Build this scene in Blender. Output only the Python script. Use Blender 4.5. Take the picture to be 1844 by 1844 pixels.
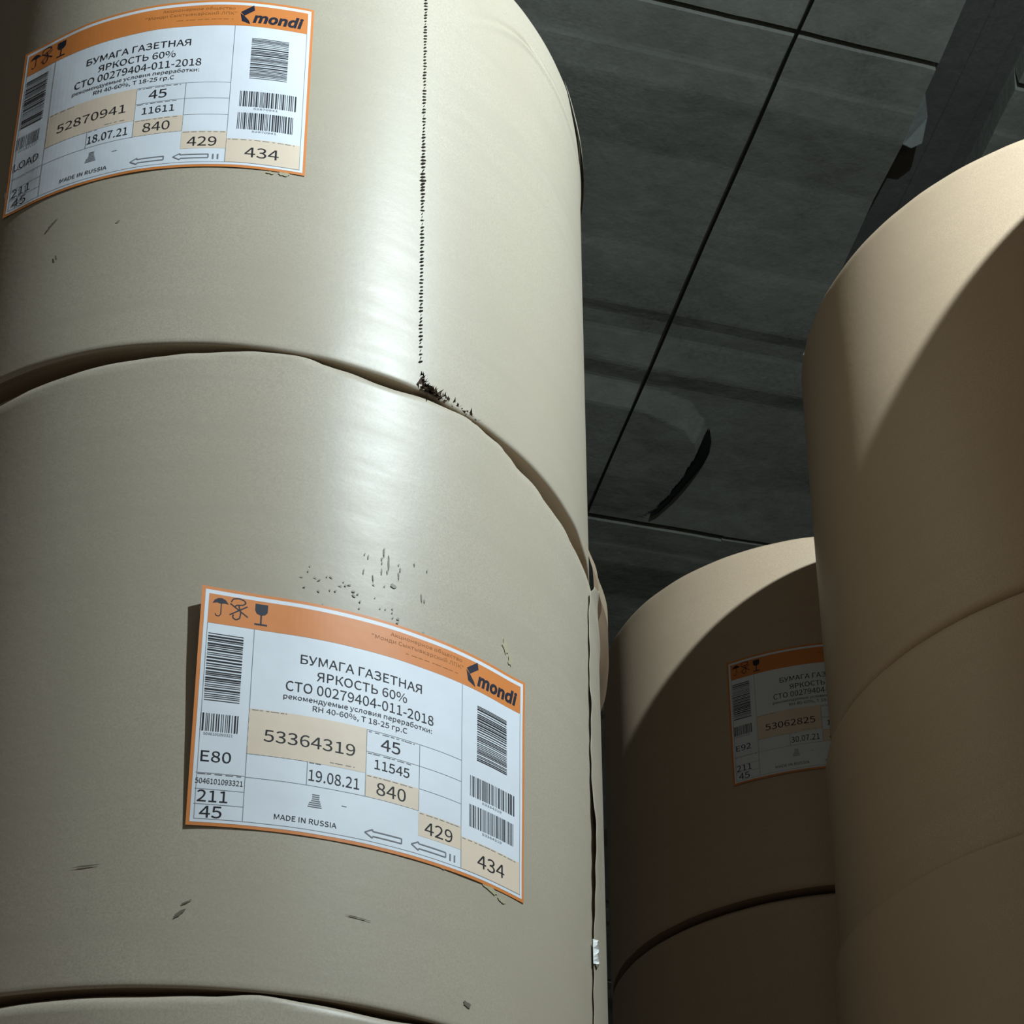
import bpy, bmesh, math, random
from mathutils import Vector, Matrix, noise

SC = bpy.context.scene
for o in list(bpy.data.objects):
    bpy.data.objects.remove(o, do_unlink=True)
COL = SC.collection
ZB = 3.36                      # height of the front stack's middle seam above the floor

# ------------------------------------------------------------------ camera
yaw, pitch, roll, f = 0.169145, 0.387082, 0.001548, 3150.73
fw = Vector((math.sin(yaw)*math.cos(pitch), math.cos(yaw)*math.cos(pitch), math.sin(pitch)))
r0 = Vector((math.cos(yaw), -math.sin(yaw), 0)); u0 = r0.cross(fw)
rt = r0*math.cos(roll) + u0*math.sin(roll); up = -r0*math.sin(roll) + u0*math.cos(roll)
cam = bpy.data.cameras.new('camera'); cam_o = bpy.data.objects.new('camera', cam); COL.objects.link(cam_o)
cam.sensor_width = 36; cam.sensor_fit = 'HORIZONTAL'; cam.lens = f/1844*36
cam.shift_x = 32.5/1844; cam.shift_y = 940.67/1844
cam.clip_start = 0.05; cam.clip_end = 100
m = Matrix((rt, up, -fw)).transposed().to_4x4(); m.translation = Vector((0, -2.15533, ZB-1.55466))
cam_o.matrix_world = m
SC.camera = cam_o

# ------------------------------------------------------------------ light
w = bpy.data.worlds.new('world'); SC.world = w; w.use_nodes = True
w.node_tree.nodes['Background'].inputs[0].default_value = (1.0, 0.90, 0.77, 1)
w.node_tree.nodes['Background'].inputs[1].default_value = 0.19
kl = bpy.data.lights.new('lamp_light', 'AREA'); kl.shape = 'RECTANGLE'; kl.size = 0.06; kl.size_y = 0.05
kl.energy = 110; kl.color = (0.80, 0.95, 1.0)
ko = bpy.data.objects.new('lamp_light', kl); COL.objects.link(ko)
ko.location = (1.30, -1.90, ZB+1.58)
ko.rotation_euler = (Vector((0.55, 0.3, ZB+0.3))-ko.location).to_track_quat('-Z', 'Y').to_euler()
SC.view_settings.view_transform = 'Standard'; SC.view_settings.look = 'None'
SC.view_settings.exposure = 0.0; SC.view_settings.gamma = 1.0
SC.view_settings.use_curve_mapping = False

# ------------------------------------------------------------------ materials
def new_mat(name, rough=0.7, spec=0.3):
    mt = bpy.data.materials.new(name); mt.use_nodes = True
    b = mt.node_tree.nodes['Principled BSDF']
    b.inputs['Roughness'].default_value = rough; b.inputs['Specular IOR Level'].default_value = spec
    return mt, mt.node_tree, b
def flat(name, c, rough=0.7, spec=0.3):
    mt, nt, b = new_mat(name, rough, spec); b.inputs['Base Color'].default_value = (*c, 1); return mt
def nd(nt, t, **kw):
    n = nt.nodes.new(t)
    for k, v in kw.items():
        if isinstance(v, (int, float, tuple)) and k in n.inputs: n.inputs[k].default_value = v
        else: setattr(n, k, v)
    return n
def mixc(nt, fac, a, b, mode='MIX'):
    n = nt.nodes.new('ShaderNodeMix'); n.data_type = 'RGBA'; n.blend_type = mode
    for s, v in ((0, fac), (6, a), (7, b)):
        if hasattr(v, 'is_output'): nt.links.new(v, n.inputs[s])
        elif s == 0: n.inputs[0].default_value = v
        else: n.inputs[s].default_value = (*v, 1)
    return n.outputs[2]
def ramp(nt, src, p0, p1):
    n = nd(nt, 'ShaderNodeMapRange'); nt.links.new(src, n.inputs[0])
    n.inputs[1].default_value = p0; n.inputs[2].default_value = p1; return n.outputs[0]
def coord(nt, scale=(1, 1, 1)):
    t = nd(nt, 'ShaderNodeTexCoord'); mp = nd(nt, 'ShaderNodeMapping'); mp.inputs['Scale'].default_value = scale
    nt.links.new(t.outputs['Object'], mp.inputs[0]); return mp.outputs[0]
def noise_n(nt, vec, scale, detail=4, rough=0.55):
    n = nd(nt, 'ShaderNodeTexNoise'); n.inputs['Scale'].default_value = scale
    n.inputs['Detail'].default_value = detail; n.inputs['Roughness'].default_value = rough
    nt.links.new(vec, n.inputs['Vector']); return n.outputs['Fac']

def kraft(name, base, rough=0.40, spec=0.27):
    mt, nt, b = new_mat(name, rough, spec)
    v = coord(nt)
    c = mixc(nt, ramp(nt, noise_n(nt, v, 420, 2), .3, .7), tuple(x*.88 for x in base), tuple(min(1, x*1.1) for x in base))
    c = mixc(nt, ramp(nt, noise_n(nt, v, 3.2, 5), .35, .75), c, tuple(x*y for x, y in zip(base, (.93, .92, .9))))
    band = noise_n(nt, coord(nt, (1, 1, 14)), 2.2, 4)
    c = mixc(nt, ramp(nt, band, .5, .8), c, tuple(x*.92 for x in base))
    nt.links.new(c, b.inputs['Base Color'])
    rr = nd(nt, 'ShaderNodeMapRange'); nt.links.new(noise_n(nt, coord(nt, (1, 1, 6)), 9, 5), rr.inputs[0])
    rr.inputs[3].default_value = rough-.05; rr.inputs[4].default_value = rough+.09
    nt.links.new(rr.outputs[0], b.inputs['Roughness'])
    bp = nd(nt, 'ShaderNodeBump'); bp.inputs['Strength'].default_value = .09; bp.inputs['Distance'].default_value = .002
    nt.links.new(noise_n(nt, coord(nt, (1, 1, 1.3)), 70, 5, .6), bp.inputs['Height'])
    nt.links.new(bp.outputs[0], b.inputs['Normal'])
    return mt
KRAFT = kraft('kraft_wrap', (.43, .375, .297))
KRAFT_B = kraft('kraft_wrap_brown', (.52, .388, .272), .42, .30)
KRAFT_IN = kraft('kraft_inside', (.36, .25, .16), .8, .15)
def thin_paper(name, base):
    mt = kraft(name, base, .6, .2); nt = mt.node_tree; b = nt.nodes['Principled BSDF']
    t = nd(nt, 'ShaderNodeBsdfTranslucent'); t.inputs[0].default_value = (.46, .33, .23, 1)
    mx = nd(nt, 'ShaderNodeMixShader'); mx.inputs[0].default_value = .32
    nt.links.new(b.outputs[0], mx.inputs[1]); nt.links.new(t.outputs[0], mx.inputs[2])
    nt.links.new(mx.outputs[0], nt.nodes['Material Output'].inputs[0]); return mt
FLAPM = thin_paper('kraft_single_sheet', (.46, .36, .26))
CAPM = kraft('kraft_end_cap', (.40, .31, .22), .75, .2)
GAP_SHADE = flat('torn_fibre_gap_shade', (.018, .013, .010), .9, .1)
FIBRE = flat('frayed_fibre', (.075, .050, .033), .9, .1)
SCUFF = flat('scuff', (.16, .14, .11), .8, .2)
GLUE = flat('dried_glue', (.42, .38, .25), .5, .4)
DRIP = flat('grey_green_fleck', (.27, .265, .22), .6, .3)
WHITE_TORN = flat('torn_white_paper', (.75, .76, .75), .7, .3)

def paper_mat(name, c, rough=.5):
    mt, nt, b = new_mat(name, rough, .35)
    v = coord(nt)
    col = mixc(nt, ramp(nt, noise_n(nt, v, 14, 4), .4, .8), c, tuple(x*.93 for x in c))
    nt.links.new(col, b.inputs['Base Color'])
    bp = nd(nt, 'ShaderNodeBump'); bp.inputs['Strength'].default_value = .3; bp.inputs['Distance'].default_value = .003
    nt.links.new(noise_n(nt, v, 11, 3), bp.inputs['Height']); nt.links.new(bp.outputs[0], b.inputs['Normal'])
    return mt
LM = [paper_mat('label_white', (.74, .775, .84)), paper_mat('label_orange', (.68, .225, .055)),
      paper_mat('label_peach', (.76, .62, .49)), flat('label_ink', (.022, .022, .026), .6, .2),
      flat('label_grey_ink', (.20, .21, .23), .6, .2), flat('label_navy_ink', (.016, .018, .034), .5, .3),
      flat('label_brown_ink', (.36, .13, .035), .6, .2)]
W_, O_, P_, K_, G_, N_, B_ = range(7)

def concrete(name, c, dark=.55):
    mt, nt, b = new_mat(name, .85, .2)
    v = coord(nt)
    col = mixc(nt, ramp(nt, noise_n(nt, v, 2.1, 6, .64), .40, .66), c, tuple(x*dark*.85 for x in c))
    col = mixc(nt, ramp(nt, noise_n(nt, v, 9, 5, .65), .56, .74), col, tuple(x*.62 for x in c))
    col = mixc(nt, ramp(nt, noise_n(nt, v, 70, 3), .3, .75), col, tuple(x*.8 for x in c))
    nt.links.new(col, b.inputs['Base Color'])
    bp = nd(nt, 'ShaderNodeBump'); bp.inputs['Strength'].default_value = .35; bp.inputs['Distance'].default_value = .01
    nt.links.new(noise_n(nt, v, 22, 6, .6), bp.inputs['Height']); nt.links.new(bp.outputs[0], b.inputs['Normal'])
    return mt
CEIL = concrete('ceiling_concrete', (.28, .29, .26))
BEAMM = concrete('beam_concrete', (.125, .125, .12), .7)
MORTAR = concrete('mortar', (.34, .38, .37), .8)
FLOOR = concrete('floor_concrete', (.55, .50, .43), .85)
WALL = concrete('wall_plaster', (.30, .29, .26), .85)
PAD_SHADE = flat('painted_pad_shade', (.012, .012, .013), .8, .2)  # near-black that paints the shade beside the ceiling pad
CABLEM = flat('black_cable', (.008, .008, .008), .5, .3)

# ------------------------------------------------------------------ helpers
def mesh_obj(name, verts, faces, mats, parent=None, midx=None, smooth=False, loc=(0, 0, 0)):
    me = bpy.data.meshes.new(name); me.from_pydata([tuple(v) for v in verts], [], faces); me.update()
    for mt in (mats if isinstance(mats, (list, tuple)) else [mats]): me.materials.append(mt)
    if midx:
        for p, i in zip(me.polygons, midx): p.material_index = i
    if smooth:
        for p in me.polygons: p.use_smooth = True
    o = bpy.data.objects.new(name, me); COL.objects.link(o); o.location = loc
    if parent: o.parent = parent
    return o
def struct(o): o['kind'] = 'structure'; return o
def box(name, lo, hi, mat):
    x0, y0, z0 = lo; x1, y1, z1 = hi
    v = [(x0,y0,z0),(x1,y0,z0),(x1,y1,z0),(x0,y1,z0),(x0,y0,z1),(x1,y0,z1),(x1,y1,z1),(x0,y1,z1)]
    return mesh_obj(name, v, [(0,3,2,1),(4,5,6,7),(0,1,5,4),(1,2,6,5),(2,3,7,6),(3,0,4,7)], mat)
def lerp_table(t, x):
    if x <= t[0][0]: return t[0][1]
    for (a, va), (b, vb) in zip(t, t[1:]):
        if x <= b:
            k = (x-a)/(b-a); k = k*k*(3-2*k); return va+(vb-va)*k
    return t[-1][1]
def lin_table(t, x):
    if x <= t[0][0]: return t[0][1]
    for (a, va), (b, vb) in zip(t, t[1:]):
        if x <= b: return va+(vb-va)*(x-a)/(b-a)
    return t[-1][1]
def cyl(az, z, r):
    a = math.radians(az); return (r*math.cos(a), r*math.sin(a), z)

# ------------------------------------------------------------------ the setting
struct(box('floor', (-6, -8, -.1), (8, 12, 0), FLOOR))
struct(box('wall_back', (-6, 12, 0), (8, 12.2, 8), WALL))
struct(box('wall_left', (-6.2, -8, 0), (-6, 12.2, 8), WALL))
struct(box('wall_right', (8, -8, 0), (8.2, 12.2, 8), WALL))

H = 3.2+1.55466                 # ceiling above the camera; the fractions below are of this height
CZ = ZB+3.2
CY = -2.15533
def slab_depth(fx, fv):
    per = .479
    v = .738+((fv-.738) % per)
    t = [(.738, .08), (.7415, .08), (.742, .0), (.772, .0), (.776, -.003), (.795, -.006), (.800, -.004), (.850, .026),
         (.93, .028), (.938, .025), (.983, .016), (.994, .025), (1.008, .026), (1.012, .022), (1.036, .007), (1.040, .006), (1.056, .018),
         (1.15, .020), (1.19, .010), (1.212, .001), (1.217, .0)]
    d = lin_table(t, v)
    if .738 < fv < .738+per:
        # low rounded-end pad standing proud of the plate beside the joint
        if 1.055 < v < 1.2169 and fx < .37:
            vo = lerp_table([(.0, 1.060), (.31, 1.060), (.34, 1.067), (.358, 1.083), (.366, 1.10)], fx)
            vi = lerp_table([(.0, 1.078), (.30, 1.081), (.342, 1.092), (.356, 1.106), (.363, 1.119)], fx)
            xr = lerp_table([(1.10, .366), (1.119, .3645), (1.147, .361), (1.17, .356), (1.194, .349), (1.205, .342), (1.217, .325)], v)
            k = min(1, max(0, (v-vo)/(vi-vo)))*min(1, max(0, (xr-fx)/.0025))
            d = d+(-.014*(1-min(1, max(0, (v-1.16)/.05)))-d)*k
    return d
def ceiling(name, fx0, fx1, fine, v0=-1.1, v1=2.85):
    xs = []
    x = fx0
    while x < fx1-1e-6:
        xs.append(x); x += (.0014 if fine[0] < x < fine[1] else .08)
    xs.append(fx1)
    vs = []
    v = v0
    while v < v1:
        vs.append(v); v += (.0026 if .66 < v < 1.34 else .006)
    V, F = [], []
    for v in vs:
        for x in xs:
            fy = v+.077*(x-.32)
            n = noise.noise(Vector((x*18, v*18, 1)))*.004+noise.noise(Vector((x*60, v*60, 4)))*.0015
            V.append((x*H, CY+fy*H, CZ+slab_depth(x, v)+n))
    nx = len(xs)
    for j in range(len(vs)-1):
        for i in range(nx-1):
            a = j*nx+i; F.append((a, a+nx, a+nx+1, a+1))
    # slab ends turned up
    for side in (0, nx-1):
        base = len(V)
        for j in range(len(vs)):
            p = V[j*nx+side]; V.append((p[0], p[1], CZ+.3))
        for j in range(len(vs)-1):
            a = j*nx+side; b = base+j
            F.append((a, b, b+1, a+nx) if side else (a, a+nx, b+1, b))
    return struct(mesh_obj(name, V, F, CEIL))
ce = ceiling('ceiling', -1.3, .4155, (.14, .42))
ce2 = ceiling('ceiling.001', .472, 1.7, (.46, .54))
ce3 = ceiling('ceiling.002', .4155, .472, (.41, .48), v0=1.0)
# girder between the two slab fields
gv, gf = [], []
prof = [(.400, .09), (.440, .088), (.4405, .082), (.462, .080), (.4625, .088), (.490, .09)]
ys = [-1.1+.05*i for i in range(43)]
for y in ys:
    for px, pz in prof: gv.append((px*H, CY+(y+.077*(px-.32))*H, CZ+pz+.002*noise.noise(Vector((px*40, y*6, 0)))))
for j in range(len(ys)-1):
    for i in range(len(prof)-1):
        a = j*len(prof)+i; gf.append((a, a+len(prof), a+len(prof)+1, a+1))
struct(mesh_obj('ceiling_beam', gv, gf, BEAMM))
# lump of pale mortar squeezed out at the rib's end
def cpt(fx, v, z): return (fx*H, CY+(v+.077*(fx-.32))*H, CZ+z)
wv = [cpt(.4150, .758, .010), cpt(.4150, .798, -.010), cpt(.4225, .8005, -.004), cpt(.4300, .797, .010), cpt(.4270, .780, .030),
      cpt(.4150, .758, .09), cpt(.4150, .798, .09), cpt(.4225, .8005, .09), cpt(.4300, .797, .09), cpt(.4270, .780, .09)]
wf = [(0, 1, 4), (1, 2, 4), (2, 3, 4), (0, 5, 6, 1), (1, 6, 7, 2), (2, 7, 8, 3), (3, 8, 9, 4), (4, 9, 5, 0), (5, 9, 8, 7, 6)]
wo = mesh_obj('trim_1', wv, wf, MORTAR)
bv = wo.modifiers.new('worn', 'BEVEL'); bv.width = .006; bv.segments = 3; struct(wo)
# black strip painting in the shade round the pad's end, widest at the middle of its curve
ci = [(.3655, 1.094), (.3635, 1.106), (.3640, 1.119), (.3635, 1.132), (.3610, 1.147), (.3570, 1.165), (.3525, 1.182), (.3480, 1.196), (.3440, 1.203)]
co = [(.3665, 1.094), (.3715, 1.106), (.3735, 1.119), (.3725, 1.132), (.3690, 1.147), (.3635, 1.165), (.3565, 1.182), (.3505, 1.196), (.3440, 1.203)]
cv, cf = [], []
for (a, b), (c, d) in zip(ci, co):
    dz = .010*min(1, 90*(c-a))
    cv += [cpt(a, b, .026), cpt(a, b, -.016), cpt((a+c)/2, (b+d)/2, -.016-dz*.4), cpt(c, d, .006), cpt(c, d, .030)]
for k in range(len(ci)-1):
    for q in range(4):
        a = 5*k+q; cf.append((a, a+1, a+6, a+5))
struct(mesh_obj('pad_shade_strip', cv, cf, PAD_SHADE, smooth=True))

def tube(pts, rad, n=8):
    V, F = [], []
    for i, p in enumerate(pts):
        p = Vector(p); a = Vector(pts[max(i-1, 0)]); b = Vector(pts[min(i+1, len(pts)-1)])
        t = (b-a).normalized(); s = t.cross(Vector((0, 0, 1))).normalized(); q = s.cross(t)
        for k in range(n):
            an = 2*math.pi*k/n; V.append(p+s*rad*math.cos(an)+q*rad*math.sin(an))
        if i:
            for k in range(n):
                F.append(((i-1)*n+k, (i-1)*n+(k+1) % n, i*n+(k+1) % n, i*n+k))
    return V, F
hc = H-.035
cp = []
for i in range(60):
    fy = .3+1.9*i/59
    fx = .319-.0628*(fy-.737)+(.001 if fy < .737 else 0)
    cp.append((fx*hc, CY+fy*hc, CZ-.035-.004*math.sin(i*.9)))
V, F = tube(cp, .0052)
cab = mesh_obj('ceiling_cable', V, F, CABLEM, smooth=True)
cab['label'] = 'thin black cable running straight across the ribs of the dark concrete ceiling'; cab['category'] = 'cable'

# ------------------------------------------------------------------ shipping labels
FONT = None
try:                            # a plain grotesque from Blender's own interface fonts; the built-in face otherwise
    import os
    _p = os.path.join(bpy.utils.system_resource('DATAFILES', path='fonts'), 'Noto Sans CJK Regular.woff2')
    if os.path.exists(_p): FONT = bpy.data.fonts.load(_p)
except Exception:
    FONT = None
def text_polys(body, u0, u1, v0, v1, shear=0.0, bold=0.001):
    cu = bpy.data.curves.new('t', 'FONT'); cu.body = body; cu.size = 1; cu.shear = shear; cu.offset = bold; cu.resolution_u = 3
    if FONT: cu.font = FONT
    o = bpy.data.objects.new('t', cu); COL.objects.link(o)
    dg = bpy.context.evaluated_depsgraph_get(); me = o.evaluated_get(dg).to_mesh()
    vs = [v.co.copy() for v in me.vertices]; fs = [tuple(p.vertices) for p in me.polygons]
    o.evaluated_get(dg).to_mesh_clear(); bpy.data.objects.remove(o); bpy.data.curves.remove(cu)
    xs = [v.x for v in vs]; ys = [v.y for v in vs]
    a, b, c, d = min(xs), max(xs), min(ys), max(ys)
    return [(u0+(v.x-a)/(b-a)*(u1-u0), v0+(v.y-c)/(d-c)*(v1-v0)) for v in vs], fs

def label_part(parent, R, arc0, z0, data, lift, seed, wseed):
    """arc0: arc position (m) of the left edge counted from azimuth -90 deg; millimetre layout, origin bottom left"""
    rnd = random.Random(seed)
    LU, LV = 415.0, 297.0
    VV, FF, MI = [], [], []
    def M(u, v, lay):
        a = -math.pi/2+(arc0+u/1000)/R
        r = R+.0010+lay*.00013+lift(u, v)+wave(math.degrees(a), z0+v/1000, .838, wseed)
        r += .0006*noise.noise(Vector((u*.017, v*.012, seed)))
        return (r*math.cos(a), r*math.sin(a), z0+v/1000)
    def add(vs, fs, lay, mat):
        b = len(VV); VV.extend(M(u, v, lay) for u, v in vs)
        for q in fs: FF.append(tuple(i+b for i in q)); MI.append(mat)
    def rect(u0, v0, u1, v1, lay, mat):
        nu = max(1, math.ceil((u1-u0)/7)); nv = max(1, math.ceil((v1-v0)/12))
        vs = [(u0+(u1-u0)*i/nu, v0+(v1-v0)*j/nv) for j in range(nv+1) for i in range(nu+1)]
        add(vs, [(j*(nu+1)+i, j*(nu+1)+i+1, (j+1)*(nu+1)+i+1, (j+1)*(nu+1)+i) for j in range(nv) for i in range(nu)], lay, mat)
    def poly(pts, lay, mat): add(pts, [tuple(range(len(pts)))], lay, mat)
    def text(s, u0, u1, v0, v1, mat=K_, lay=3, **kw):
        vs, fs = text_polys(s, u0, u1, v0, v1, **kw); add(vs, fs, lay, mat)
    def stroke(pts, wd, mat, lay=3):
        for (a, b), (c, d) in zip(pts, pts[1:]):
            L = math.hypot(c-a, d-b) or 1; nx, ny = -(d-b)/L*wd/2, (c-a)/L*wd/2
            n = max(1, math.ceil(L/7))
            for k in range(n):
                p, q = k/n, (k+1)/n
                poly([(a+(c-a)*p-nx, b+(d-b)*p-ny), (a+(c-a)*q-nx, b+(d-b)*q-ny), (a+(c-a)*q+nx, b+(d-b)*q+ny), (a+(c-a)*p+nx, b+(d-b)*p+ny)], lay, mat)
    def bars_v(u0, u1, v0, v1):
        u = u0
        while u < u1-.5:
            wd = rnd.choice([.7, .7, 1.2, 1.8]); rect(u, v0, min(u+wd, u1), v1, 3, K_); u += wd+rnd.choice([.9, 1.2, 1.9])
    def bars_h(u0, u1, v0, v1):
        v = v0
        while v < v1-.5:
            wd = rnd.choice([.8, .8, 1.3, 2.0]); rect(u0, v, u1, min(v+wd, v1), 3, K_); v += wd+rnd.choice([1.0, 1.5, 2.2])
    def dashes(u0, u1, v, mat=K_):
        u = u0
        while u < u1:
            wd = rnd.uniform(3, 9); rect(u, v-.4, min(u+wd, u1), v+.4, 3, G_ if mat == K_ else mat); u += wd+rnd.uniform(.8, 4)
    # sheet: orange rim, white line, orange header band, white field
    rect(0, 0, LU, LV, 0, O_)
    rect(4, 4, LU-3.5, LV-4, 1, W_)
    rect(8, 250, LU-7.5, LV-9, 2, O_)
    # header pictograms
    poly([(12, 276), (14, 280.5), (18, 283.5), (22, 284), (26, 282), (29.5, 277), (25, 277.5), (21, 276.5), (17, 277.6)], 3, N_)
    stroke([(21.5, 277), (21.5, 263), (19.5, 260), (16.5, 260.5), (15.5, 263)], 1.1, N_)
    stroke([(32, 281), (34, 285.5), (40, 287), (46, 285.5), (48, 282), (45, 279), (38, 278), (36, 275)], 1.5, N_)
    stroke([(40, 279), (43, 268), (42, 261), (38, 258.5), (34.5, 261), (35, 265)], 1.5, N_)
    stroke([(31, 279), (51, 264)], 1.5, N_); stroke([(50, 278), (31, 264)], 1.5, N_)
    poly([(58.5, 284), (72.5, 284), (72.5, 274), (70, 270.5), (66.5, 269.5), (64, 269.5), (60.5, 271), (58.5, 275)], 3, N_)
    rect(64.6, 258, 66.4, 270, 3, N_); rect(58.5, 256, 72.5, 258.2, 3, N_)
    text('Акционерное общество', 216, 313, 277.5, 284.5, B_); text('"Монди Сыктывкарский ЛПК"', 193, 315, 268, 275.5, B_)
    dashes(236, 311, 261.5, B_)
    # maker's mark: two folded dark slabs and a heavy slanted wordmark
    poly([(320, 275), (336.5, 289), (338, 279.5), (325, 268.5)], 3, N_)
    poly([(319.5, 273), (325, 268), (331, 260), (333, 253.5), (322, 258.5)], 3, N_)
    text('mondi', 336, 402, 256.5, 276.5, N_, shear=.22, bold=.018)
    # frame lines
    for u, a, b in ((59, 8, 250), (314, 8, 250), (125, 62, 91), (256.5, 62, 147), (191, 62, 147)): rect(u-.35, a, u+.35, b, 2, G_)
    for v, a, b in ((63, 7, 59), (43.5, 7, 59), (25.5, 7, 59), (62, 59, 256), (91, 59, 125), (119, 191, 314), (90, 256, 314), (147, 191, 314), (8, 8, LU-7)): rect(a, v-.3, b, v+.3, 2, G_)
    rect(8, 8, 8.6, 250, 2, G_); rect(LU-8, 8, LU-7.4, 250, 2, G_)
    # peach cells
    rect(59, 91, 191, 148, 2, P_); rect(191, 62, 256.5, 90, 2, P_); rect(256.5, 31, 314, 61, 2, P_); rect(314.4, 8.4, LU-8, 49, 2, P_)
    # titles
    text('БУМАГА ГАЗЕТНАЯ', 112, 258, 214.5, 226.5); text('ЯРКОСТЬ 60%', 131, 239, 195.5, 207.5)
    text('СТО 00279404-011-2018', 97, 274, 177, 190)
    text('рекомендуемые условия переработки:', 95, 272, 164.5, 173.5); text('RH 40-60%, Т 18-25 гр.С', 128, 240, 153.5, 162.5)
    text(data['roll'], 76, 178, 108.5, 123.5); text(data['date'], 127, 184, 68, 82)
    text('45', 208, 232, 125, 140); text(data['length'], 201, 244, 99, 111); text('840', 204, 240, 67, 83)
    text('429', 264.5, 302, 35, 51); text('434', 338, 381, 18, 35)
    text(data['code'], 11 if len(data['code']) < 4 else 8, 43 if len(data['code']) < 4 else 50, 76.5, 90)
    if data['serial']: text(data['serial'], 7, 57, 50, 56.5, K_)
    text('211', 10, 42, 28.5, 42.5); text('45', 13.5, 37, 9.5, 23.5)
    text('MADE IN RUSSIA', 92, 160, 15, 21.5)
    # bar codes
    bars_h(10, 48, 152, 238); bars_v(8, 48, 114, 136); bars_h(337, 385, 156, 230); bars_v(327, 399, 106, 133); bars_v(326, 397, 66, 95)
    text('5046101093321' if data['serial'] else '504610', 12, 43, 109, 112.3, G_)
    text(data['roll'], 345, 376, 101, 104, G_); text(data['roll'], 345, 376, 61, 64, G_)
    # small print above the cells and paper-stack pictogram
    dashes(62, 100, 146.5); dashes(193, 250, 145); dashes(193, 246, 117.2); dashes(193, 249, 88.4); dashes(258, 312, 59.3); dashes(316, 400, 47.3)
    dashes(9, 55, 61.7); dashes(127, 140, 90.3); dashes(150, 178, 95, G_)
    for k in range(7):
        s = 7-k*.7 if k < 4 else 4; rect(136-s-(1.5 if k < 3 else 0), 36+k*2.5, 136+s, 37.1+k*2.5, 3, G_)
    dashes(165, 172, 44)
    # two arrows and twin bars
    for a, b in ((192, 236), (248, 293)):
        stroke([(a, 18), (a+9, 23), (a+9.5, 20.8), (b, 20.8), (b, 14.8), (a+9.5, 14.8), (a+9, 12.6), (a, 18)], 1.5, G_)
    rect(298, 12.5, 300, 21, 3, G_); rect(304, 12.5, 306, 21, 3, G_)
    # sheet back and edges so the lifted corner is a real sheet
    nb = len(VV); nu, nv = 60, 24
    for j in range(nv+1):
        for i in range(nu+1):
            x, y, z = M(LU*i/nu, LV*j/nv, -1); VV.append((x, y, z))
    for j in range(nv):
        for i in range(nu):
            a = nb+j*(nu+1)+i; FF.append((a, a+nu+1, a+nu+2, a+1)); MI.append(W_)
    return mesh_obj('shipping_label', VV, FF, LM, parent, MI)

# ------------------------------------------------------------------ paper rolls
def wave(az, z, hgt, seed):
    a = math.radians(az); p = Vector((math.cos(a), math.sin(a), 0)); q = max(0, min(1, min(z, hgt-z)/.05))
    r = q*(.0011*noise.noise(Vector((p.x*2.6, p.y*2.6, z*1.6+seed)))+.0003*noise.noise(Vector((p.x*7, p.y*7, z*5+seed))))
    return r+(1-q)*.0012*noise.noise(Vector((p.x*9, p.y*9, seed+3)))
def wrapper_mesh(R, hgt, inset_top, inset_bot, seed, crease=None, bevel=1.0):
    NA = 360
    zs = [0, .0015, .004, .009, .016, .024, .034, .046, .06, .08]
    zl = [(z, z/.08, 0) for z in zs]
    n = max(4, int(hgt/.03))
    for i in range(1, n): zl.append((.08+(hgt-.16)*i/n, None, None))
    if crease: zl += [(hgt-.17+.0022*i, None, None) for i in range(1, 62) if all(abs(hgt-.08+.0022*i-(hgt-q)) > .0009 for q in zs)]; zl.sort(key=lambda q: q[0])
    zl += [(hgt-z, None, 1) for z in reversed(zs)]; zl.sort(key=lambda q: q[0])
    V, F = [], []
    for z, _, _ in zl:
        for k in range(NA):
            az = -180+360*k/NA; a = math.radians(az)
            r = R+wave(az, z, hgt, seed)
            for d, (dp, hh) in ((z, inset_bot(az)), (hgt-z, inset_top(az))):
                if d < hh: r -= dp*(1-d/hh)**1.6
            if crease: r += crease(az, z)
            V.append((r*math.cos(a), r*math.sin(a), z))
    for j in range(len(zl)-1):
        for k in range(NA):
            k2 = (k+1) % NA; F.append((j*NA+k, j*NA+k2, (j+1)*NA+k2, (j+1)*NA+k))
    ring0 = V[:NA]; ring1 = V[-NA:]
    return V, F, ring0, ring1
def cap_mesh(ring, down, rin=.038):
    n = len(ring); V = list(ring); z = ring[0][2]
    s = 1 if down else -1
    for fr, dz in ((.985, .002), (.6, .003), (rin/.5, .003)):
        for x, y, _ in ring: V.append((x*fr, y*fr, z+s*dz))
    for x, y, _ in ring: V.append((x*rin/.5, y*rin/.5, z+s*.06))
    F = []
    for j in range(4):
        for k in range(n):
            k2 = (k+1) % n
            q = (j*n+k, (j+1)*n+k, (j+1)*n+k2, j*n+k2)
            F.append(q if down else q[::-1])
    return V, F
SMALL = lambda az: (.012, .009)
def paper_roll(x, y, z, hgt, label, group=None, R=.5, mat=None, top=SMALL, bot=SMALL, seed=0, crease=None):
    e = bpy.data.objects.new('paper_roll', None); COL.objects.link(e); e.location = (x, y, z); e.empty_display_size = .2
    e['label'] = label; e['category'] = 'paper roll'
    if group: e['group'] = group
    V, F, r0_, r1_ = wrapper_mesh(R, hgt-.002, top, bot, seed, crease)
    mesh_obj('wrapper', V, F, mat or KRAFT, e, smooth=True)
    V, F = cap_mesh(r0_, True); mesh_obj('end_cap', V, F, CAPM, e)
    V, F = cap_mesh(r1_, False); mesh_obj('end_cap', V, F, CAPM, e)
    return e
def copy_roll(src, x, y, z, label, group=None):
    r = src.copy(); COL.objects.link(r); r.location = (x, y, z); r['label'] = label
    if group: r['group'] = group
    for c in list(src.children):
        d = c.copy(); COL.objects.link(d); d.parent = r
    return r
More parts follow.
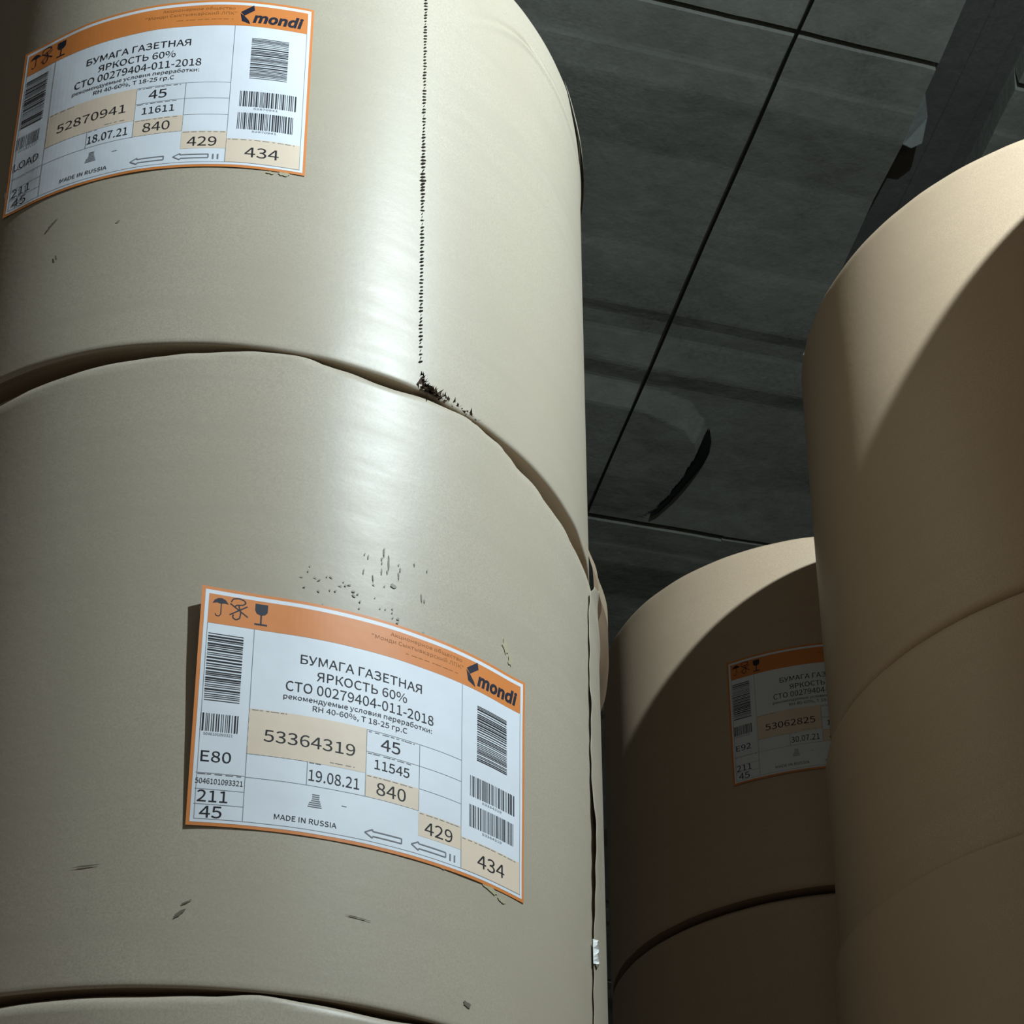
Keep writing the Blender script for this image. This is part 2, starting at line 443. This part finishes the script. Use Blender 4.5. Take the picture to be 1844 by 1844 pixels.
def blob_part(name, parent, R, blobs, mat, seed=1, off=.0009, wseed=2, stuff=False):
    """thin irregular marks on the wrapper: (azimuth, z, half width m, half height m, tilt deg)"""
    rnd = random.Random(seed); V, F = [], []
    for az, z, a, b, t in blobs:
        pt = lambda az_, z_: cyl(az_, z_, R+off+wave(az_, z_, .838, wseed))
        n = 14; c = len(V); V.append(pt(az, z)); ct, st = math.cos(math.radians(t)), math.sin(math.radians(t))
        for k in range(n):
            an = 2*math.pi*k/n; s = rnd.uniform(.5, 1.1)
            dx, dz = a*s*math.cos(an), b*s*math.sin(an)
            dx, dz = dx*ct-dz*st, dx*st+dz*ct
            V.append(pt(az+math.degrees(dx/R), z+dz))
        for k in range(n): F.append((c, c+1+k, c+1+(k+1) % n))
        if not stuff:
            mesh_obj(name, V, F, mat, parent); V, F = [], []
    if stuff: mesh_obj(name, V, F, mat, parent)['kind'] = 'stuff'

# ---- near left stack (roll origin = its base; front seam heights given from ZB)
def top_crease(az, z):
    zc = lin_table([(-66, .67), (-61.9, .69), (-58.5, .713), (-52, .749), (-47.8, .765), (-44.6, .772), (-38, .775), (-20, .772)], az)
    k = max(0, min(1, (az+63)/14))*max(0, min(1, (10-az)/30))
    return -.0032*k*math.exp(-((z-zc)/.004)**2)+.0024*k*math.exp(-((z-zc+.009)/.006)**2)
def ft_bot(az):
    return (lerp_table([(-130, .003), (-90, .002), (-75, .002), (-60, .002), (0, .002)], az), lerp_table([(-130, .004), (-90, .003), (-75, .003), (-60, .003), (0, .003)], az))
ft = paper_roll(0, 0, ZB, .84, 'top roll of the near left stack, label numbered 52870941 and dark serrated seam', R=.5,
                bot=ft_bot, top=lambda az: (.005, .010), seed=1, crease=top_crease)
DX, DY, RL = .0085, .0013, .5011
def fm_top(az):
    d = lerp_table([(-180, .02), (-150, .03), (-128, .042), (-110, .032), (-100, .023), (-91, .009), (-86, .005), (-80, .018), (-73, .026), (-66, .016), (-60, .009), (-55, .018), (-48, .042), (-38, .060), (-28, .060), (-20, .040), (-13, .018), (5, .012), (15, .01)], az)
    h = lerp_table([(-180, .03), (-128, .031), (-110, .020), (-100, .014), (-91, .006), (-86, .004), (-80, .013), (-73, .018), (-66, .012), (-60, .007), (-55, .017), (-48, .036), (-38, .052), (-28, .066), (-20, .070), (-13, .05), (5, .02), (15, .012)], az)
    return (d, h)
fm = paper_roll(DX, DY, ZB-.84, .84, 'second roll of the near left stack, label numbered 53364319, torn wrapper at its right edge', R=RL,
                top=fm_top, bot=lambda az: (.002, .003), seed=2)
def fb_top(az):
    return (lerp_table([(-180, .01), (-130, .026), (-100, .020), (-92, .016), (-86, .003), (-80, .010), (-70, .018), (-62, .005), (0, .006)], az),
            lerp_table([(-180, .012), (-130, .018), (-100, .014), (-92, .010), (-86, .003), (-80, .007), (-70, .011), (-62, .005), (0, .008)], az))
fb = paper_roll(.006, 0, ZB-1.68, .84, 'third roll of the near left stack, cut off by the bottom edge of the photo', R=.5, top=fb_top, seed=3)
GH = 'rolls below the frame in the near left stack'
h1 = paper_roll(0, 0, ZB-2.52, .84, 'kraft paper roll in the foot of the near left stack, below the picture', GH, seed=4)
copy_roll(h1, .004, 0, ZB-3.36, 'kraft paper roll in the foot of the near left stack, below the picture', GH)

# ---- right stack
X2, Y2, TZ = 1.48157, .12428, .8396
tx = lambda z: X2+.0227*(z-TZ)
rz = [TZ]; hs = [.8412, .3947, .84, .84, .84, .4437]
rlab = ['top roll of the right stack, crescent of daylight across its upper left edge',
        'narrow half-height roll in the right stack, between two thin seams',
        'lowest visible roll of the right stack, filling the bottom right corner of the photo']
zt = TZ
for i, h in enumerate(hs):
    zc = zt-h/2; rest = i > 2
    if i == 5: h = zt+3.36
    paper_roll(tx(zc), Y2, ZB+zt-h, h, rlab[i] if not rest else 'brown paper roll in the foot of the right stack, below the picture',
               'rolls below the frame in the right stack' if rest else None, R=.499, mat=KRAFT_B, seed=10+i,
               top=(lambda az: (.012, .014)) if i == 0 else ((lambda az: (.0025, .004)) if i == 2 else (lambda az: (.022, .015))),
               bot=(lambda az: (.0025, .004)) if i == 1 else SMALL)
    zt -= h
# ---- rear middle stack
X3, Y3, T3 = 1.3560, 1.21755, .84637
bt = paper_roll(X3, Y3, ZB+T3-.8361, .8361, 'top roll of the rear middle stack, half hidden label numbered 53062825', R=.5075, mat=KRAFT_B, seed=20,
                top=lambda az: (.010, .012), bot=lambda az: (.004, .006))
b2 = paper_roll(X3, Y3, ZB+T3-.8361-.84, .84, 'second roll of the rear middle stack, under its dark curved seam', R=.5055, mat=KRAFT_B, seed=21, top=lambda az: (.034, .026))
zz = ZB+T3-.8361-.84; GB = 'rolls below the frame in the rear middle stack'
for k in range(2):
    zz -= .84; copy_roll(b2, X3, Y3, zz, 'brown paper roll in the foot of the rear middle stack, below the picture', GB)
paper_roll(X3, Y3, 0, zz, 'brown paper roll in the foot of the rear middle stack, below the picture', GB, mat=KRAFT_B, seed=22)
# ---- the next stack of the right-hand row, towards the camera: its top shades the right stack
GN = 'rolls of the stack right of the picture'
LN = 'brown paper roll stacked in front of the right stack, beyond the right picture edge'
n0 = paper_roll(1.53, -.92, 0, .84, LN, GN, mat=KRAFT_B, seed=30)
for k in range(1, 5): copy_roll(n0, 1.53, -.92, .84*k, LN, GN)

# ------------------------------------------------------------------ labels on the rolls
def lift_lo(u, v):
    k = max(0, 1-u/95)
    return .012*k*k*(.12+.88*v/297)+.004*max(0, (u-375)/40)**2*(v/297)
label_part(fm, RL, -.058+.002, -.654+.84, dict(roll='53364319', date='19.08.21', length='11545', code='E80', serial='5046101093321'), lift_lo, 1, 2)
def lift_up(u, v):
    k = max(0, 1-u/40)
    return .002*k*k
label_part(ft, .5, -.3765, .284, dict(roll='52870941', date='18.07.21', length='11611', code='LOAD', serial=''), lift_up, 2, 1)
label_part(bt, .5075, -.380, .27+.8361-T3, dict(roll='53062825', date='30.07.21', length='11584', code='E92', serial=''), lambda u, v: .001, 3, 20)

# ------------------------------------------------------------------ serrated seam of the top roll
rnd = random.Random(5); V, F = [], []
z = .045
while z < .832:
    az = lin_table([(0, -67.05), (.27, -67.25), (.47, -67.4), (.68, -67.5), (.84, -67.6)], z)+rnd.uniform(-.05, .05)
    big = 1.0+.5*math.exp(-((z-.36)/.04)**2)
    gapped = rnd.random() < .06
    wd = .0032*big*rnd.uniform(.6, 1.15)*(.4 if gapped else 1); hh = .0016*big*rnd.uniform(.7, 1.2)
    c = len(V)
    for dx, dz in ((-1, -1.5), (-.1, -1.25), (1, .8), (.85, 1.5), (-.4, .4)):
        V.append(cyl(az+math.degrees(wd*dx/.5), z+hh*dz, .5007+wave(az, z, .838, 1)))
    F.append(tuple(range(c, c+5)))
    z += .0058*rnd.uniform(.93, 1.07)
mesh_obj('serrated_seam_shade', V, F, GAP_SHADE, ft)  # dark ticks paint the shade in the gaps of the toothed edge
V, F = [], []
for i in range(61):
    az = -30+.7*i; q = math.sin(math.pi*i/60)
    for j in range(5):
        t = j/4
        V.append(cyl(az, .835-t*.05*q, .5006+.0065*q*(1-(1-t)**2)+wave(az, .8, .838, 1)))
    if i:
        for j in range(4):
            a = 5*(i-1)+j; F.append((a, a+1, a+6, a+5))
mesh_obj('rim_fold', V, F, KRAFT, ft, smooth=True)
# frayed fibres where that seam meets the roll below
V, F = [], []
def spikes(az, z, n, spread, lmin, lmax, rr):
    for _ in range(n):
        a0 = az+rnd.gauss(0, spread); z0 = z+rnd.gauss(0, .0025); L = rnd.uniform(lmin, lmax); d = rnd.uniform(0, 2*math.pi)
        c = len(V); w2 = L*.22
        da, dz = math.cos(d), math.sin(d)
        V.append(cyl(a0+math.degrees(-dz*w2/.5), z0+da*w2, rr)); V.append(cyl(a0+math.degrees(dz*w2/.5), z0-da*w2, rr+.003))
        V.append(cyl(a0+math.degrees(da*L/.5), z0+dz*L, rr+rnd.uniform(.001, .008)))
        F.append((c, c+1, c+2))
spikes(-65.6, .003, 46, .75, .004, .012, .5015); spikes(-63.9, .001, 24, .5, .003, .009, .501)
for k in range(12): spikes(-63+k*.55, .004-.0004*k, 2, .25, .003, .006, .501)
mesh_obj('frayed_tear', V, F, FIBRE, ft)
V, F = [], []
spikes(-66.7, .022, 10, .12, .003, .006, .5008); spikes(-66.3, .014, 10, .12, .003, .006, .5008)
spikes(-66.0, .002, 12, .5, .003, .007, .5025)
mesh_obj('torn_seam_end_shade', V, F, GAP_SHADE, ft)

# ------------------------------------------------------------------ collar of torn wrapper on the second roll, and the loose wrapper edge
Z1 = .84                                                            # top of that roll in its own coordinates
V, F = [], []
azs = [-27+.5*i for i in range(120)]; NJ = 10
for i, az in enumerate(azs):
    zb = lerp_table([(-27, -.012), (-22, -.038), (-17, -.060), (-13, -.075), (-8, -.11), (-2, -.132), (10, -.135), (22, -.09), (33, -.02)], az)
    fo = lerp_table([(-27, .001), (-20, .009), (-13, .018), (-5, .022), (10, .020), (25, .010), (33, .004)], az)
    zb += .0012*abs(((az*1.3) % 1)-.5)
    for j in range(NJ+1):
        t = j/NJ
        r = RL-.002+fo*math.sin(min(1, t*1.7)*math.pi/2)+.0012*noise.noise(Vector((az*.12, t*2, 7)))
        V.append(cyl(az, Z1-.003+(zb+.003)*t, r))
    if i:
        for j in range(NJ):
            a = (i-1)*(NJ+1)+j; b = i*(NJ+1)+j; F.append((a, a+1, b+1, b))
col = mesh_obj('torn_flap', V, F, [FLAPM], fm, smooth=True)

def loose_az(z):        # free left edge of the overlapping wrapper sheet
    return lerp_table([(0, -28.9), (.1, -28.7), (.25, -27.9), (.40, -27.4), (.55, -26.9), (.70, -26.2), (.745, -25.6), (.77, -23.5), (.79, -19.5), (.808, -14), (.822, -9)], z)
def loose_off(z, az):
    return loose_gap(z, az)+wave(az, z, .838, 2)+.0004
def loose_gap(z, az):
    s = az-loose_az(z)
    edge = lerp_table([(0, .0022), (.06, .003), (.10, .0018), (.20, .0022), (.30, .006), (.37, .0078), (.45, .003), (.5, .0022), (.57, .004), (.60, .0016), (.66, .0022), (.70, .0014), (.745, .0022), (.775, .005), (.80, .007), (.822, .008)], z)
    base = .0016
    bulge = .002*math.exp(-((z-.735)/.02)**2)*math.exp(-((az+13)/8)**2)
    return base+(edge-base)*math.exp(-(s/4.5)**2)+bulge
V, F = [], []
zsn = [.003+.819*i/164 for i in range(165)]; NS = 60
for j, z in enumerate(zsn):
    a0 = loose_az(z)+.14*math.sin(z*1400)
    for i in range(NS+1):
        az = a0+(75-a0)*(i/NS)**1.8
        V.append(cyl(az, z, RL+loose_off(z, az)))
    if j:
        for i in range(NS):
            a = (j-1)*(NS+1)+i; b = j*(NS+1)+i; F.append((a, a+1, b+1, b))
lo = mesh_obj('loose_wrapper_edge', V, F, [KRAFT], fm, smooth=True)
sm = lo.modifiers.new('thick', 'SOLIDIFY'); sm.thickness = .0007; sm.offset = 1
# scrap of clear tape on that edge
V, F = [], []
for k in range(9):
    z = .180+.0042*k; s = .55+.3*math.sin(k*1.7)
    V += [cyl(-28.7, z, RL+.0035), cyl(-28.7+1.6*s, z+.002, RL+.008), cyl(-28.7+2.6*s, z-.001, RL+.0045)]
    if k:
        a = 3*(k-1); F += [(a, a+1, a+4, a+3), (a+1, a+2, a+5, a+4)]
mesh_obj('tape_scrap', V, F, WHITE_TORN, fm)

# ------------------------------------------------------------------ stains and scuffs
rnd = random.Random(9)
zr = lambda z: z+.84
blob_part('glue_stain', fm, RL, [(-52.6, zr(-.318), .006, .012, 10), (-51.6, zr(-.335), .004, .010, -5), (-55.4, zr(-.657), .012, .004, -14), (-53.2, zr(-.664), .008, .003, -12), (-63.3, zr(-.6515), .010, .003, -8)], GLUE, 3)
fl = [(-72.9, zr(-.262), .0014, .010, 0), (-72.2, zr(-.275), .0012, .012, 3), (-71.4, zr(-.305), .005, .003, 0), (-73.2, zr(-.29), .001, .006, 0)]
for k in range(44):
    t = k/43; fl.append((-84+18*t+rnd.uniform(-.5, .5), zr(-.318-.058*t)+rnd.gauss(0, .014), rnd.uniform(.0008, .0028), rnd.uniform(.0008, .0022), rnd.uniform(-40, 40)))
for k in range(16): fl.append((rnd.uniform(-78, -66), zr(-.262-rnd.random()*.05), .0009, rnd.uniform(.002, .007), rnd.uniform(-8, 8)))
blob_part('fleck_stain', fm, RL, fl, DRIP, 4, stuff=True)
blob_part('scuff_mark', fm, RL, [(-96.3, zr(-.757), .009, .002, 38), (-95.6, zr(-.744), .007, .0014, 30), (-59.2, zr(-.808), .007, .003, -20), (-108, zr(-.70), .02, .0012, 4), (-75, zr(-.74), .016, .001, -4)], SCUFF, 5)
blob_part('glue_stain', ft, .5, [(-88.6, .2815, .008, .004, 0), (-90.5, .2805, .006, .0025, 0)], GLUE, 6, wseed=1)
blob_part('scuff_mark', ft, .5, [(-122.8, .233, .009, .0025, 42), (-123.4, .226, .006, .002, 48), (-121.6, .17, .002, .006, 20), (-112, .205, .003, .0012, 0)], SCUFF, 7, wseed=1)
blob_part('torn_label_corner', ft, .5, [(-131.8, .553, .004, .010, 10), (-132.6, .545, .003, .008, -10), (-133.2, .318, .004, .016, 14), (-132.6, .30, .003, .01, 20)], WHITE_TORN, 8, .0015, 1)
